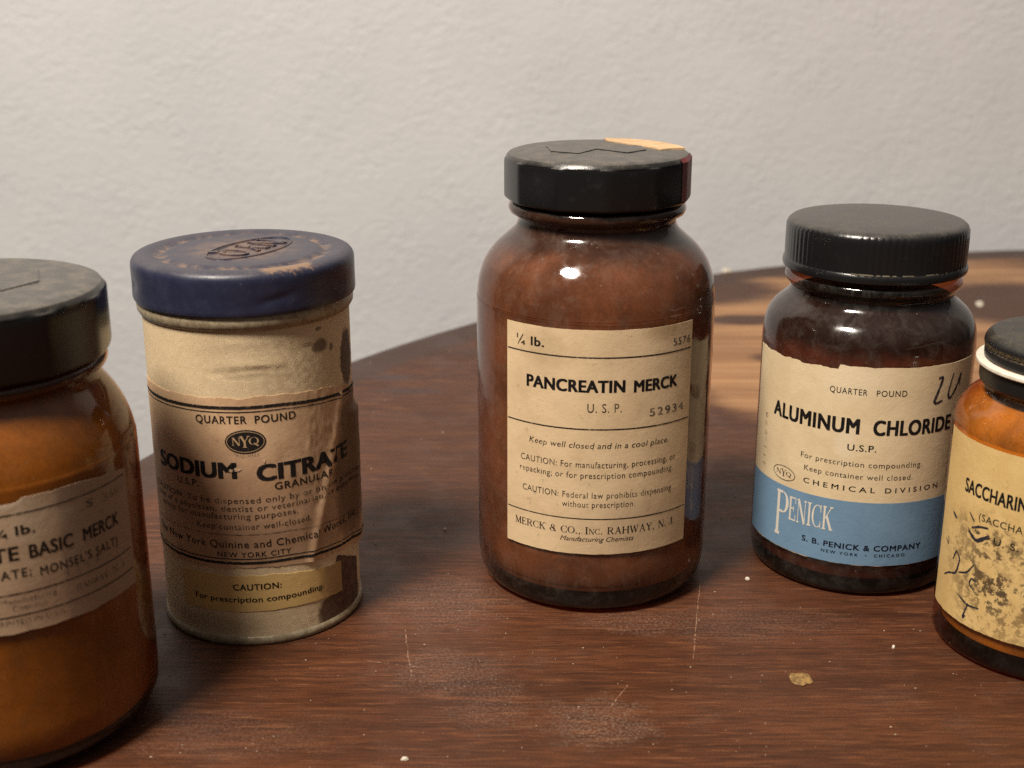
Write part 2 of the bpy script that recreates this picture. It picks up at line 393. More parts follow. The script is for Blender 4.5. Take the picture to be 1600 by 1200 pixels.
# a small roman alphabet drawn with thick and thin strokes: (x0,y0,x1,y1,w) bars and ('arc',cx,cy,rx,ry,a0,a1,thick,thin)
K, H = .17, .06
SERIF = {
 'M': (1.0, [(.12, 0, .12, 1, H), (.15, 1, .5, .08, K), (.5, .08, .84, 1, H), (.86, 0, .86, 1, K), (0, .03, .26, .03, H), (.70, .03, 1., .03, H), (0, .97, .2, .97, H), (.8, .97, 1., .97, H)]),
 'E': (.72, [(.14, 0, .14, 1, K), (0, .97, .66, .97, H), (0, .03, .68, .03, H), (.14, .52, .48, .52, H), (.66, .74, .66, 1, H), (.68, 0, .68, .28, H), (.48, .4, .48, .64, H)]),
 'R': (.86, [(.14, 0, .14, 1, K), (0, .03, .30, .03, H), (0, .97, .4, .97, H), ('arc', .40, .735, .26, .235, -90, 90, K, H), (.14, .5, .4, .5, H), (.42, .5, .74, .03, K), (.66, .03, .86, .03, H)]),
 'C': (.82, [('arc', .46, .5, .42, .47, 50, 310, K, H), (.74, .68, .74, 1, H), (.74, 0, .74, .3, H)]),
 'K': (.9, [(.14, 0, .14, 1, K), (0, .03, .30, .03, H), (0, .97, .30, .97, H), (.16, .42, .70, .97, H), (.34, .58, .74, .03, K), (.58, .97, .86, .97, H), (.60, .03, .90, .03, H)]),
 'O': (.88, [('arc', .44, .5, .40, .47, 0, 360, K, H)]),
 'Q': (.88, [('arc', .44, .5, .40, .47, 0, 360, K, H), (.45, .22, .86, -.16, K)]),
 'I': (.36, [(.18, 0, .18, 1, K), (0, .03, .36, .03, H), (0, .97, .36, .97, H)]),
 'N': (.9, [(.12, 0, .12, 1, H), (.14, 1, .76, 0, K), (.78, 0, .78, 1, H), (0, .03, .24, .03, H), (0, .97, .2, .97, H), (.66, .97, .9, .97, H)]),
 'A': (.9, [(.14, .03, .44, 1, H), (.44, 1, .76, .03, K), (.24, .36, .64, .36, H), (0, .03, .26, .03, H), (.62, .03, .9, .03, H)]),
 'H': (.94, [(.14, 0, .14, 1, K), (.80, 0, .80, 1, K), (.14, .5, .8, .5, H), (0, .03, .28, .03, H), (0, .97, .28, .97, H), (.66, .03, .94, .03, H), (.66, .97, .94, .97, H)]),
 'W': (1.2, [(.1, 1, .34, 0, K), (.34, 0, .6, .95, H), (.6, 1, .84, 0, K), (.84, 0, 1.08, 1, H), (0, .97, .24, .97, H), (.96, .97, 1.2, .97, H)]),
 'Y': (.86, [(.12, 1, .42, .46, K), (.42, .46, .74, 1, H), (.42, 0, .42, .48, K), (.26, .03, .58, .03, H), (0, .97, .28, .97, H), (.6, .97, .86, .97, H)]),
 'J': (.5, [(.32, .2, .32, 1, K), (.16, .97, .5, .97, H), ('arc', .17, .2, .17, .2, 180, 360, K, H)]),
 'P': (.78, [(.14, 0, .14, 1, K), (0, .03, .30, .03, H), (0, .97, .4, .97, H), ('arc', .42, .72, .27, .25, -90, 90, K, H), (.14, .48, .42, .48, H)]),
 '&': (.9, [('arc', .40, .75, .20, .22, 0, 360, K*.8, H), ('arc', .36, .27, .32, .25, 20, 330, K, H), (.26, .62, .80, .02, K)]),
 '.': (.28, [(.07, .07, .21, .07, .15)]), ',': (.28, [(.07, .07, .21, .07, .15), (.17, .06, .1, -.16, H)]), ' ': (.4, []),
}
def serif2d(txt, sp=.12, small=.8):
    """lower case letters are drawn as small capitals"""
    V, F = [], []; x = 0.; lay = []
    def bar(x0, y0, x1, y1, w, k, ox):
        d = Vector((x1-x0, y1-y0)); n = Vector((-d.y, d.x)).normalized()*w/2
        i = len(V)
        for q in ((x0-n.x, y0-n.y), (x1-n.x, y1-n.y), (x1+n.x, y1+n.y), (x0+n.x, y0+n.y)): V.append((ox+q[0]*k, q[1]*k))
        F.append((i, i+1, i+2, i+3)); lay.append(len(lay))
    for ch in txt:
        k = small if ch.islower() else 1.
        w, st = SERIF[ch.upper()]
        for s in st:
            if s[0] == 'arc':
                _, cx, cy, rx, ry, a0, a1, tk, tn = s; n = max(6, int(abs(a1-a0)/15)); base = len(V)
                for j in range(n+1):
                    a = R(a0+(a1-a0)*j/n); c, sn = math.cos(a), math.sin(a); t = (tn+(tk-tn)*c*c)/2
                    V.append((x+(cx+(rx+t)*c)*k, (cy+(ry+t*.6)*sn)*k)); V.append((x+(cx+(rx-t)*c)*k, (cy+(ry-t*.6)*sn)*k))
                for j in range(n): F.append((base+2*j+1, base+2*j, base+2*j+2, base+2*j+3))
            else: bar(*s, k, x)
        x += (w+sp)*k
    return V, F

class Print:
    """lettering and rules laid out on unrolled paper (u, z in mm), then wrapped on a cylinder"""
    def __init__(s): s.V = []; s.F = []; s.L = []
    def add(s, V, F, f):
        i = len(s.V); s.V += [f(x, y) for x, y in V]; s.F += [tuple(i+k for k in q) for q in F]
    def text(s, txt, u0, u1, z, h, bold=0., space=1.1, arc=0., shear=0., rot=None):
        V, F = text2d(txt, 0., space, shear); a, b = min(x for x, _ in V), max(x for x, _ in V); y0, y1 = cap_h(0.)
        if bold:                                                    # heavier face: overprinted with tiny shifts
            V0, F0, n = V, F, len(V); V = []; F = []; d = bold
            for i, (ox, oy) in enumerate(((-d, -d*.5), (d, -d*.5), (-d, d*.5), (d, d*.5), (0, 0))):
                V += [(x+ox, y+oy) for x, y in V0]; F += [tuple(q+i*n for q in f) for f in F0]
            a -= d; b += d; y0 -= d*.5; y1 += d*.5
        k = (u1-u0)/(b-a); g = h/(y1-y0)
        if rot is None: s.add(V, F, lambda x, y: (u0+(x-a)*k, z+(y-y0)*g + arc*((2*(x-a)/(b-a)-1)**2)))
        else:
            c, sn = math.cos(rot), math.sin(rot)
            s.add(V, F, lambda x, y: (u0+((x-a)*k)*c-((y-y0)*g)*sn, z+((x-a)*k)*sn+((y-y0)*g)*c))
        return s
    def serif(s, txt, u0, u1, z, h, small=.8, sp=.12, tilt=0.):
        V, F = serif2d(txt, sp, small); a, b = min(x for x, _ in V), max(x for x, _ in V); k = (u1-u0)/(b-a)
        s.add(V, F, lambda x, y: (u0+(x-a)*k, z+y*h+tilt*((x-a)*k))); return s
    def rule(s, u0, u1, z, w, wob=0., slope=None):
        n = max(2, int((u1-u0)/.6)); V = []; F = []
        for i in range(n+1):
            u = u0+(u1-u0)*i/n; e = wob*mnoise.noise(Vector((u*1.3, z, 1))); zz = z+(slope(u) if slope else 0)
            V += [(u, zz-w/2+e*.5), (u, zz+w/2+e)]
        for i in range(n): F.append((2*i, 2*i+2, 2*i+3, 2*i+1))
        s.add(V, F, lambda x, y: (x, y)); return s
    def stroke(s, pts, w, taper=.3):
        P = [Vector(p) for p in pts]; D = []
        for a, b in zip(P, P[1:]):
            for k in range(6): D.append(a.lerp(b, k/6))
        D.append(P[-1])
        for _ in range(3): D = [D[0]] + [(D[i-1]+D[i]*2+D[i+1])/4 for i in range(1, len(D)-1)] + [D[-1]]
        V = []; F = []
        for i, p in enumerate(D):
            d = (D[min(i+1, len(D)-1)]-D[max(i-1, 0)]).normalized(); n = Vector((-d.y, d.x))
            ww = w*.66*(1-taper*abs(2*i/(len(D)-1)-1))*(1+.35*mnoise.noise(Vector((i*.5, p.x, p.y))))
            V += [tuple(p-n*ww), tuple(p+n*ww)]
        for i in range(len(D)-1): F.append((2*i, 2*i+2, 2*i+3, 2*i+1))
        s.add(V, F, lambda x, y: (x, y)); return s
    def ring(s, u, z, rx, ry, w):
        V = []; F = []; n = 48
        for i in range(n):
            c, sn = math.cos(2*math.pi*i/n), math.sin(2*math.pi*i/n)
            V += [(u+(rx-w/2)*c, z+(ry-w/2)*sn), (u+(rx+w/2)*c, z+(ry+w/2)*sn)]
        for i in range(n): j = (i+1) % n; F.append((2*i, 2*i+1, 2*j+1, 2*j))
        s.add(V, F, lambda x, y: (x, y)); return s
    def disc(s, u, z, rx, ry, n=40, jag=0., seed=0):
        V = [(u, z)] + [(u+rx*(1+jag*mnoise.noise(Vector((math.cos(a)*2, math.sin(a)*2, seed))))*math.cos(a), z+ry*(1+jag*mnoise.noise(Vector((math.cos(a)*2, math.sin(a)*2, seed+9))))*math.sin(a)) for a in (2*math.pi*i/n for i in range(n))]
        s.add(V, [(0, i+1, (i+1) % n+1) for i in range(n)], lambda x, y: (x, y)); return s
    def build(s, name, mat, parent, rad, warp=None):
        bm = bmesh.new(); vs = [bm.verts.new((x, y, 0)) for x, y in s.V]
        for i, f in enumerate(s.F):
            try: bm.faces.new([vs[k] for k in f])
            except ValueError: pass
        lo, hi = min(x for x, _ in s.V), max(x for x, _ in s.V); u = lo+.7
        while u < hi:
            bmesh.ops.bisect_plane(bm, geom=bm.verts[:]+bm.edges[:]+bm.faces[:], plane_co=(u, 0, 0), plane_no=(1, 0, 0), dist=1e-5); u += .7
        bmesh.ops.recalc_face_normals(bm, faces=bm.faces)
        for v in bm.verts:
            e = warp(v.co.x, v.co.y) if warp else 0.
            a = v.co.x/(rad); z = v.co.y
            v.co = ((rad+e)*math.sin(a), -(rad+e)*math.cos(a), z)
        for f in bm.faces:
            c = f.calc_center_median()
            if f.normal.dot(Vector((c.x, c.y, 0))) < 0: f.normal_flip()
        return link(name, bm, mat, parent, 0)

# ------------------------------------------------------------------ wall and table
bm = bmesh.new()
bmesh.ops.create_cube(bm, size=1)
for v in bm.verts: v.co = (-1060 + (v.co.x+.5)*2050, 830 + (v.co.y+.5)*120, -900 + (v.co.z+.5)*2600)
wall = link('wall', bm, M['wall'], None, 0)
wall['kind'] = 'structure'; wall['label'] = 'pale grey-white textured plaster wall behind the table'; wall['category'] = 'wall'

table = thing('table', 'round reddish brown wooden table with worn bare patch and curved far edge', 'table', 0, 0)
TX, TY, TR = 369.2, 240.0, 534.5
prof = [(TR-14, -24), (TR-4, -22), (TR-.8, -15), (TR, -9), (TR-.6, -5), (TR-2.2, -2.2), (TR-5, -.6), (TR-9, 0)]
bm = lathe(prof, 256); bmesh.ops.translate(bm, verts=bm.verts, vec=(TX, TY, 0))
link('tabletop', bm, M['wood'], table, 40)
def on_table(pts, w, name, mat):
    bm = bmesh.new(); V = []
    for i, p in enumerate(pts):
        a, b = Vector(pts[max(i-1, 0)]), Vector(pts[min(i+1, len(pts)-1)]); d = (b-a).normalized(); n = Vector((-d.y, d.x))*w/2*(.5+.9*random.random())
        V.append((bm.verts.new((p[0]-n.x, p[1]-n.y, .05)), bm.verts.new((p[0]+n.x, p[1]+n.y, .05))))
    for A, B in zip(V, V[1:]): bm.faces.new((A[0], B[0], B[1], A[1]))
    bmesh.ops.recalc_face_normals(bm, faces=bm.faces)
    for f in bm.faces:
        if f.normal.z < 0: f.normal_flip()
    return link(name, bm, mat, table, 0)
t_ = NT('scratched_finish'); v_ = t_.coord(); k_ = t_.ramp(t_.noise(v_, 9, 3, .7), .42, .6)
M['scratch'] = t_.done(t_.n('ShaderNodeMixShader', _0=k_, _1=t_.n('ShaderNodeBsdfTransparent').outputs[0], _2=t_.bsdf((.30, .17, .10), .6)).outputs[0])
def wavy(p, q, n=22, amp=.3): return [(p[0]+(q[0]-p[0])*i/n + amp*mnoise.noise(Vector((i*.4, p[0], 0))), p[1]+(q[1]-p[1])*i/n) for i in range(n+1)]
on_table(wavy((52.6, 330), (44.6, 284.6)), .32, 'scratch', M['scratch'])
on_table(wavy((-27.6, 300), (-24.2, 277)), .30, 'scratch', M['scratch'])
on_table(wavy((-36.5, 284.5), (-22., 281), 16), .22, 'scratch', M['scratch'])
on_table(wavy((22., 262), (27.5, 273), 14, .6), .28, 'scratch', M['scratch'])

# ------------------------------------------------------------------ bottles
def faceted_cap(name, parent, rad, z0, z1, mat, rot, n=12, soft=.62):
    """screw cap with flat sides, rounded top corner that scallops over each flat"""
    st = 2*math.pi/n
    def rf(r, z, a):
        b = ((a-rot) % st)-st/2; poly = rad*(1-soft+soft*math.cos(st/2)/math.cos(b))
        if r > rad: return poly*(r-rad)                         # r = rad + fraction: follows the flats
        return min(r, poly)
    prof = [(rad-4, z0+.4), (rad-2.4, z0), (rad+.975, z0+.1), (rad+.995, z0+.6), (rad+1., z0+1.2), (rad+1., z1-3.4), (rad+1., z1-2.4), (rad+.995, z1-1.7), (rad*.985-.1, z1-1.5), (rad*.978-.2, z1-1.0), (rad-1.2, z1-.5), (rad-2.2, z1-.14), (rad-3.6, z1), (rad*.5, z1+.12), (2, z1+.15)]
    return link(name, lathe(prof, 12*n, rf, False, True), mat, parent, 24)

def ridge(bm, pts, w, z, h, closed=False):
    P = [Vector(p) for p in pts]
    if closed: P.append(P[0])
    for a, b in zip(P, P[1:]):
        d = (b-a); n = Vector((-d.y, d.x)).normalized()*w/2
        lo = [bm.verts.new((q.x, q.y, z)) for q in (a-n, b-n, b+n, a+n)]
        hi = [bm.verts.new((q.x, q.y, z+h)) for q in (a-n*.5, b-n*.5, b+n*.5, a+n*.5)]
        bm.faces.new(hi)
        for i in range(4): bm.faces.new((lo[i], lo[(i+1) % 4], hi[(i+1) % 4], hi[i]))

def cap_emblem(parent, z, mat, sc=1., rot=0.):
    """moulded zigzag mark on the cap: tall points under a shallow roof line"""
    bm = bmesh.new(); c, s = math.cos(rot), math.sin(rot)
    T = lambda L: [((x*c-y*s)*sc, (x*s+y*c)*sc) for x, y in L]
    P = T([(-13.5, -3), (-6.5, -8), (-.5, 0), (6.5, -8), (13, -2.5), (13, 8.5), (7, 3), (0, 9.5), (-7, 3), (-13.5, 8.5)])
    q = [bm.verts.new((x, y, z-.1)) for x, y in P]; f = bm.faces.new(q)
    e = bmesh.ops.extrude_face_region(bm, geom=[f]); vs = [g for g in e['geom'] if isinstance(g, bmesh.types.BMVert)]
    bmesh.ops.translate(bm, verts=vs, vec=(0, 0, .36))
    bmesh.ops.bevel(bm, geom=[g for g in bm.edges if all(v in vs for v in g.verts)], offset=.22, segments=2, affect='EDGES')
    bmesh.ops.recalc_face_normals(bm, faces=bm.faces)
    return link('emblem', bm, mat, parent, 0)

def glass_and_fill(root, prof, glass, fill, zlo, zhi, gap=.5, rmin=1.):
    body = link('glass_body', lathe(dense(prof), 144, None, True, True), glass, root, 50)
    D = [q for q in dense(prof) if zlo <= q[1] <= zhi]
    D = [(D[0][0]*.55, zlo-.1)] + [(max(rmin, r-gap*(1+2.5*max(0, 1-(z-zlo)/5))), z) for r, z in D] + [(1.5, zhi+1.)]
    link('contents', lathe(D, 96), fill, root, 50)
    return body

# ---- pancreatin bottle (centre)
A = thing('medicine_bottle', 'tall amber bottle with wide black faceted cap and cream Pancreatin label', 'bottle', 22.2, 338.2)
prof = [(24., .15), (26.8, .15), (28.6, .7), (30., 2.), (31., 4.2), (31.4, 7.5), (31.6, 12), (31.6, 40), (31.6, 76), (31.5, 80), (31.2, 83.3), (30.4, 86.6), (28.9, 90), (26.4, 93.2), (23.5, 95.8), (21.4, 97.8), (20.7, 99.6), (20.7, 100.6), (21.4, 101.2), (22.7, 101.9), (23.2, 103.), (22.8, 104.2), (21, 105.2), (20.5, 108.)]
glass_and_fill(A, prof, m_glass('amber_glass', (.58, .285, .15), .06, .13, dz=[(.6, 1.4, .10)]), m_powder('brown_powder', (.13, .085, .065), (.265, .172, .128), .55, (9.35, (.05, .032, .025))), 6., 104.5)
cap = faceted_cap('cap', A, 24.3, 105.2, 117.4, M['cap'], R(-90-59+1))
cap_emblem(cap, 117.5, M['cap'], .95, R(6))
# torn tax strip over the cap's far right side
bm = bmesh.new()
top = [(3, 21.8), (9, 20.4), (14.6, 16.8), (18.8, 12.), (21.4, 6.8), (22.6, 1.6), (19, .9), (16.1, -.5), (14.9, 1.3), (12.2, 5.2), (9.8, 7.6), (6.2, 12.8), (3.2, 17.6)]
up = [bm.verts.new((x, y, 117.78)) for x, y in top]; lo = [bm.verts.new((x, y, 117.3)) for x, y in top]
bm.faces.new(up[::-1]); 
for i in range(len(up)): j = (i+1) % len(up); bm.faces.new((up[i], up[j], lo[j], lo[i]))
bmesh.ops.recalc_face_normals(bm, faces=bm.faces)
link('paper_strip', bm, m_plain('tan_paper', (.54, .36, .20), .7, .2, 2.), cap, 0)
bm = bmesh.new()
def side(a, z, r): return bm.verts.new((r*math.cos(R(a)), r*math.sin(R(a)), z))
a0, a1 = -33, 4
P0 = []
for k in range(7):
    a = a0+(a1-a0)*k/6; st = 30; b = ((a-(-148)) % st)-st/2; rr = 24.3*(.38+.62*math.cos(R(15))/math.cos(R(b)))+.12
    P0.append((side(a, 106.2, rr), side(a, 116., rr), side(a, 117., rr-.8)))
for X, Y in zip(P0, P0[1:]):
    bm.faces.new((X[0], Y[0], Y[1], X[1])); bm.faces.new((X[1], Y[1], Y[2], X[2]))
link('red_strip', bm, m_plain('maroon_paper', (.15, .028, .030), .5, .3, 3.), cap, 0)
LR = 31.6
lab = link('label', sheet(LR, -26.2, 25.9, rag(3, .12, .3, 18.2), rag(4, .12, .3, 78.1)), paper('cream_label', (.70, .53, .325), (.52, .37, .21), [(1.2, 2.5, 1.5, .8, (.30, .20, .12), .45, .6, .6), (-1.5, 7.2, .5, .5, (.36, .25, .14), .4, .6, .6), (1.6, 7.7, .5, .25, (.36, .22, .11), .5, .7, .6)], .6, seed=1), A, 40)
Q = LR+.17
Print().rule(-26, 25.7, 71.1, .34).build('rule', M['ink'], lab, Q)
Print().rule(-26, 25.7, 52.4, .34).build('rule', M['ink'], lab, Q)
Print().rule(-26, 25.7, 28.05, .28).build('rule', M['ink'], lab, Q)
Print().text('PANCREATIN', -19.8, 5.9, 62.1, 3.2, .045, 1.06).text('MERCK', 8.1, 21., 61.9, 3.1, .045, 1.03).build('title', M['ink'], lab, Q)
p = Print().text('lb.', -18.6, -14.8, 72.9, 2.3, .03).text('U. S. P.', -3.5, 5.1, 56.9, 2.3, .0)
p.text('1', -22.9, -22.55, 74.2, 1.25).text('4', -21.6, -20.3, 72.6, 1.2, .02).stroke([(-22.6, 72.6), (-20.9, 75.4)], .26)
p.text('Keep well closed and in a cool place.', -18.9, 18.7, 47.3, 1.55, .0, 1.05, shear=.18)
p.text('CAUTION: For manufacturing, processing, or', -21.5, 21.3, 42.1, 1.65).text('repacking; or for prescription compounding.', -21.8, 20.5, 39.2, 1.6)
p.text('CAUTION: Federal law prohibits dispensing', -20.9, 20.2, 33.8, 1.65).text('without prescription.', -9.6, 9.3, 31.25, 1.6)
p.build('fine_print', m_ink('small_black_ink', (.02, .016, .013), .3), lab, Q)
Print().serif('MERCK & CO., Inc. RAHWAY, N. J.', -23.3, 21.8, 23.9, 1.95, .78).build('maker_name', M['ink'], lab, Q)
Print().text('Manufacturing Chemists', -10., 9.3, 21.8, 1.3, .005, 1.0, shear=.35).build('maker_line', M['ink_faint'], lab, Q)
Print().text('5576', 19.1, 25.2, 72.6, 1.95, .012).build('stamped_number', M['stamp'], lab, Q)
Print().text('52934', 12.6, 23.5, 55.1, 2.1, .012, 1.2).build('stamped_number', M['stamp'], lab, Q)

# ---- subsulfate bottle (left, near)
B = thing('medicine_bottle', 'squat orange-brown bottle with dusty black cap, cut by left edge', 'bottle', -113., 262.)
prof = [(22, .15), (25, .15), (27.5, .8), (29.6, 2.6), (31., 5.6), (31.5, 10), (31.5, 40), (31.5, 63), (31.3, 66.5), (30.7, 69.5), (29.5, 73), (27.8, 76.2), (26.2, 78.6), (25.3, 80.2), (25.1, 81.2), (25.8, 82), (26.9, 82.8), (27.1, 83.8), (26.4, 85), (24., 86), (23.5, 90)]
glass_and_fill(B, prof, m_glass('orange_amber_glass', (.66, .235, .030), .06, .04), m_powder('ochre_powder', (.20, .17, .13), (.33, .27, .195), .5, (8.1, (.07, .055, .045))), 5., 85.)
cap = faceted_cap('cap', B, 28.3, 85.4, 100.3, M['cap'], R(-90-15+8), 12, .45)
cap_emblem(cap, 100.4, M['cap'], 1.15, R(20))
LR = 31.5
lt = lambda u: rag(11, .16, .3, 64.1)(u) - (.9*(1/(1+math.exp((u-17.8)*4)))) - max(0, u-30)*.14
lab = link('label', sheet(LR, -9, 44.4, rag(12, .25, .3, 35.5), lt), paper('brown_label', (.47, .325, .205), (.34, .225, .14), [(3.6, 5., 1.12, 9., (.255, .175, .12), .78, .03, .06), (2.1, 4.2, .9, .5, (.30, .18, .11), .5, .6, .6), (2.0, 5.9, .6, .4, (.60, .47, .32), .5, .6, .6), (1.4, 6.36, .45, .12, (.62, .50, .36), .8, .6, .4)], .4, seed=5), B, 40)  # darker right part with a straight edge, plus ragged darker and paler patches
Q = LR+.17
Print().rule(-9, 43.6, 61., .3).build('rule', M['ink_brown'], lab, Q)
Print().rule(-9, 43.6, 44.1, .28).build('rule', M['ink_brown'], lab, Q)
Print().rule(-9, 43.8, 39.3, .28).build('rule', M['ink_brown'], lab, Q)
Print().text('SULFATE', -1.5, 16.5, 51.3, 3., .03, 1.08).text('BASIC', 18.4, 27.6, 51.1, 2.9, .03, 1.05).text('MERCK', 29.9, 40.1, 51.1, 2.9, .03, 1.05).build('title', M['ink_brown'], lab, Q)
p = Print().text('lb.', 16.3, 20.1, 56.5, 2., .025).text('1', 12.5, 12.8, 57.4, 1.15).text('4', 13.6, 14.8, 56.3, 1.1, .02).stroke([(12.7, 56.2), (14.2, 58.4)], .24)
p.text('SULFATE;', 6.2, 18.4, 47.5, 1.9, .012, 1.2).text("MONSEL'S SALT)", 20.1, 39., 46.9, 1.9, .012, 1.15)
p.build('fine_print', M['ink_brown'], lab, Q)
p = Print().text('Manufacturing', 12., 22.8, 42.1, 1.15).text('Chemists', 14., 20.6, 40.5, 1.1).text('PRINTED IN U.S.A.', 10.5, 24.4, 37.4, 1.15).serif('Rahway, N. J.', 27.1, 41., 41.1, 1.5)
p.build('maker_line', M['ink_faint'], lab, Q)
Print().text('S', 31.3, 33.2, 58., 1.7, .02).build('stamped_number', M['stamp'], lab, Q)
Print().text('3601', 36., 42.8, 57.8, 1.6).build('stamped_number', M['stamp'], lab, Q)
Print().text('4 1 1 7', 24.8, 33.4, 45.2, 1.7).build('stamped_number', M['stamp'], lab, Q)

# ---- sodium citrate can
C_ = thing('cardboard_canister', 'cream paper-wrapped canister with blue tin lid and torn Sodium Citrate label', 'canister', -66.5, 317.4)
body = link('body', None or sheet(25.4, -79.75, 79.75, 1., 82.4, .05, .6, 40), paper('cream_wrapper', (.68, .53, .33), (.54, .41, .24), [(2.34, 7.56, .24, .17, (.10, .07, .045), .85, .5, .25), (2.3, 7.99, .10, .05, (.12, .08, .05), .8, .5, .3), (2.74, 7.44, .07, .1, (.10, .07, .05), .8, .5, .3), (1.95, 7.66, .16, .06, (.14, .09, .05), .6, .7, .3), (.6, 7.05, .7, .08, (.22, .16, .09), .55, .6, .5), (3.55, 6.95, .42, .75, (.065, .035, .022), .95, .35, .12), (-1., .55, 1.2, .22, (.33, .24, .13), .5, .7, .5), (2.8, .5, .95, .55, (.085, .042, .026), .95, .28, .10)], .3, True, seed=2), C_, 40)
rim = [(24., .1), (25.6, .15), (26., .7), (26., 1.6), (25.6, 2.3), (25.2, 2.6)]
link('bottom_rim', lathe(rim, 128, None, True, False), M['tin'], C_, 40)
bead = [(25.2, 81.6), (25.9, 82.0), (26.5, 83.0), (26.6, 84.2), (26.2, 85.4), (24.5, 86.0), (24, 88)]
link('neck_bead', lathe(bead, 128, None, False, True), M['tin'], C_, 40)
lp = [(24.2, 86.3), (26.3, 85.9), (27.1, 85.7), (27.25, 86.3), (27.2, 89.2), (27.2, 93.4), (27.05, 94.5), (26.5, 95.4), (25.5, 95.9), (24.3, 96.1), (22.5, 95.85), (20.9, 95.35), (19.7, 95.15), (19.1, 95.5), (18.4, 95.85), (17.5, 95.9), (8, 95.9), (1, 95.9)]
def dentf(r, z, a):
    d = math.degrees(a) % 360
    k = 0
    if r > 26 and z < 95.:
        k += .55*math.exp(-((d-205)/5.5)**2)*math.exp(-((z-89.8)/1.5)**2)
        k += .30*math.exp(-((d-296)/9)**2)*math.exp(-((z-89.3-(d-296)*.09)/1.0)**2)
        k += .25*math.exp(-((d-338)/7)**2)*math.exp(-((z-89.8)/2.4)**2)
    return r-k
lid = link('lid', lathe(dense(lp, .5), 256, dentf, False, True), M['lid'], C_, 50)
bm = bmesh.new()
pts = [(14.2*math.cos(2*math.pi*i/48), 7.2*math.sin(2*math.pi*i/48)) for i in range(48)]
ridge(bm, pts, .7, 95.8, .42, True)
ridge(bm, [(x*.93, y*.88) for x, y in pts], .35, 95.8, .25, True)
V, F = serif2d('NYQ', .14); a, b = min(x for x, _ in V), max(x for x, _ in V)
ks = 19./(b-a)
for f in F:
    ii = [bm.verts.new(((V[k][0]-(a+b)/2)*ks, (V[k][1]-.5)*8.4, 96.3)) for k in f]
    jj = [bm.verts.new((v.co.x, v.co.y, 95.8)) for v in ii]
    bm.faces.new(ii)
    for q in range(len(ii)): bm.faces.new((jj[q], jj[(q+1) % len(ii)], ii[(q+1) % len(ii)], ii[q]))
bmesh.ops.rotate(bm, verts=bm.verts, cent=(0, 0, 0), matrix=__import__('mathutils').Matrix.Rotation(R(243), 3, 'Z'))
bmesh.ops.translate(bm, verts=bm.verts, vec=(1.5, 1., 0))
link('emblem', bm, M['lid'], lid, 0)

LR = 25.47
sl = lambda u: -max(0, u-12)*.085 if u > 12 else 0.          # the label was pasted a little crooked on its right
ltop = lambda u: rag(21, .5, .25, 65.7, .12)(u) + sl(u) - (max(0, u-29)*.25)
wr = lambda u, z: .14*max(0, mnoise.noise(Vector((u*.35, z*.12, 3)))) + (.55*math.exp(-((u-(28-(55-z)*.30))/1.3)**2) if 20 < z < 62 else 0) + (1.1*min(1, (u-34)/3)*min(1, max(0, 56-z)/1.5) if u > 34 else 0) + (.22*mnoise.noise(Vector((u*1.1, z*.5, 8))) if u > 17 else 0)*min(1, max(0, u-17)/4)
st = paper('stained_label', (.64, .43, .255), (.46, .27, .15),
    [(.3, 3.6, 2.0, 1.25, (.24, .125, .078), .55, .4, .6), (-.6, 4.4, 1.2, .8, (.42, .25, .145), .4, .5, .7), (-1.6, 6.1, 1.1, .35, (.52, .38, .22), .5, .5, .6), (1.2, 2.7, 1.4, .6, (.21, .115, .065), .55, .5, .6),
     (3.6, 4.2, .95, 2.0, (.075, .042, .027), .86, .42, .25), (3.1, 3.2, .5, .9, (.14, .085, .052), .7, .6, .4), (1.1, 4.35, .5, .35, (.40, .24, .12), .5, .8, .5), (2.4, 3.0, .15, 1.2, (.40, .28, .16), .6, .8, .4)], .5, seed=9, grain=1.6, dk=.7)
lab = link('label', sheet(LR, -33, 44, lambda u: rag(22, .5, .3, 21.3, .15)(u)+sl(u)*1.2, ltop, .12, .5, 46, wr), st, C_, 60)
Q = LR+.19
PW = lambda u, z: wr(u, z)
Print().rule(-33, 43.5, 63.2, .8, .12, sl).build('rule', M['ink'], lab, Q, PW)
Print().rule(-33, 43.5, 62.1, .26, .05, sl).build('rule', M['ink'], lab, Q, PW)
Print().rule(-33, 43.5, 23.9, .26, .05, sl).build('rule', M['ink'], lab, Q, PW)
Print().rule(-33, 43.5, 22.8, .7, .12, sl).build('rule', M['ink'], lab, Q, PW)
Print().rule(-33, 42, 30.4, .2, .04, sl).build('thin_rule', M['ink_faint'], lab, Q, PW)
ar = .0
Print().text('SODIUM', -23.6, .4, 45.2, 4.15, .05, 1.03).text('CITRATE', 5., 33., 44.3, 4.25, .05, 1.06).build('title', M['ink'], lab, Q, PW)
p = Print().text('QUARTER', -9.1, 3.5, 59.2, 1.95, .022, 1.15).text('POUND', 5.4, 15.4, 59.15, 1.95, .022, 1.15)
p.text('U.S.P.', -16.5, -9.8, 42.4, 1.75, .01).text('GRANULAR', 9.2, 25.6, 41.7, 1.85, .018, 1.12).text('NEW YORK CITY', -6., 12.3, 24.4, 1.35, .008, 1.15)
p.build('sub_title', M['ink_brown'], lab, Q, PW)
p = Print().text('CAUTION: To be dispensed only by or on the prescrip-', -28., 39, 38.7, 1.5).text('tion of a physician, dentist or veterinarian, or otherwise', -27, 38.5, 36.6, 1.5).text('solely for manufacturing purposes.', -24.5, 14.7, 34.6, 1.5)
p.text('Keep container well-closed.', -11.1, 18.2, 31.8, 1.55).text('The New York Quinine and Chemical Works, Inc.', -28, 36.3, 26.9, 1.9, .006)
p.build('fine_print', M['ink_brown'], lab, Q, PW)
em = Print().disc(2.9, 54.6, 4.9, 3.05).build('emblem', M['ink'], lab, Q, PW)
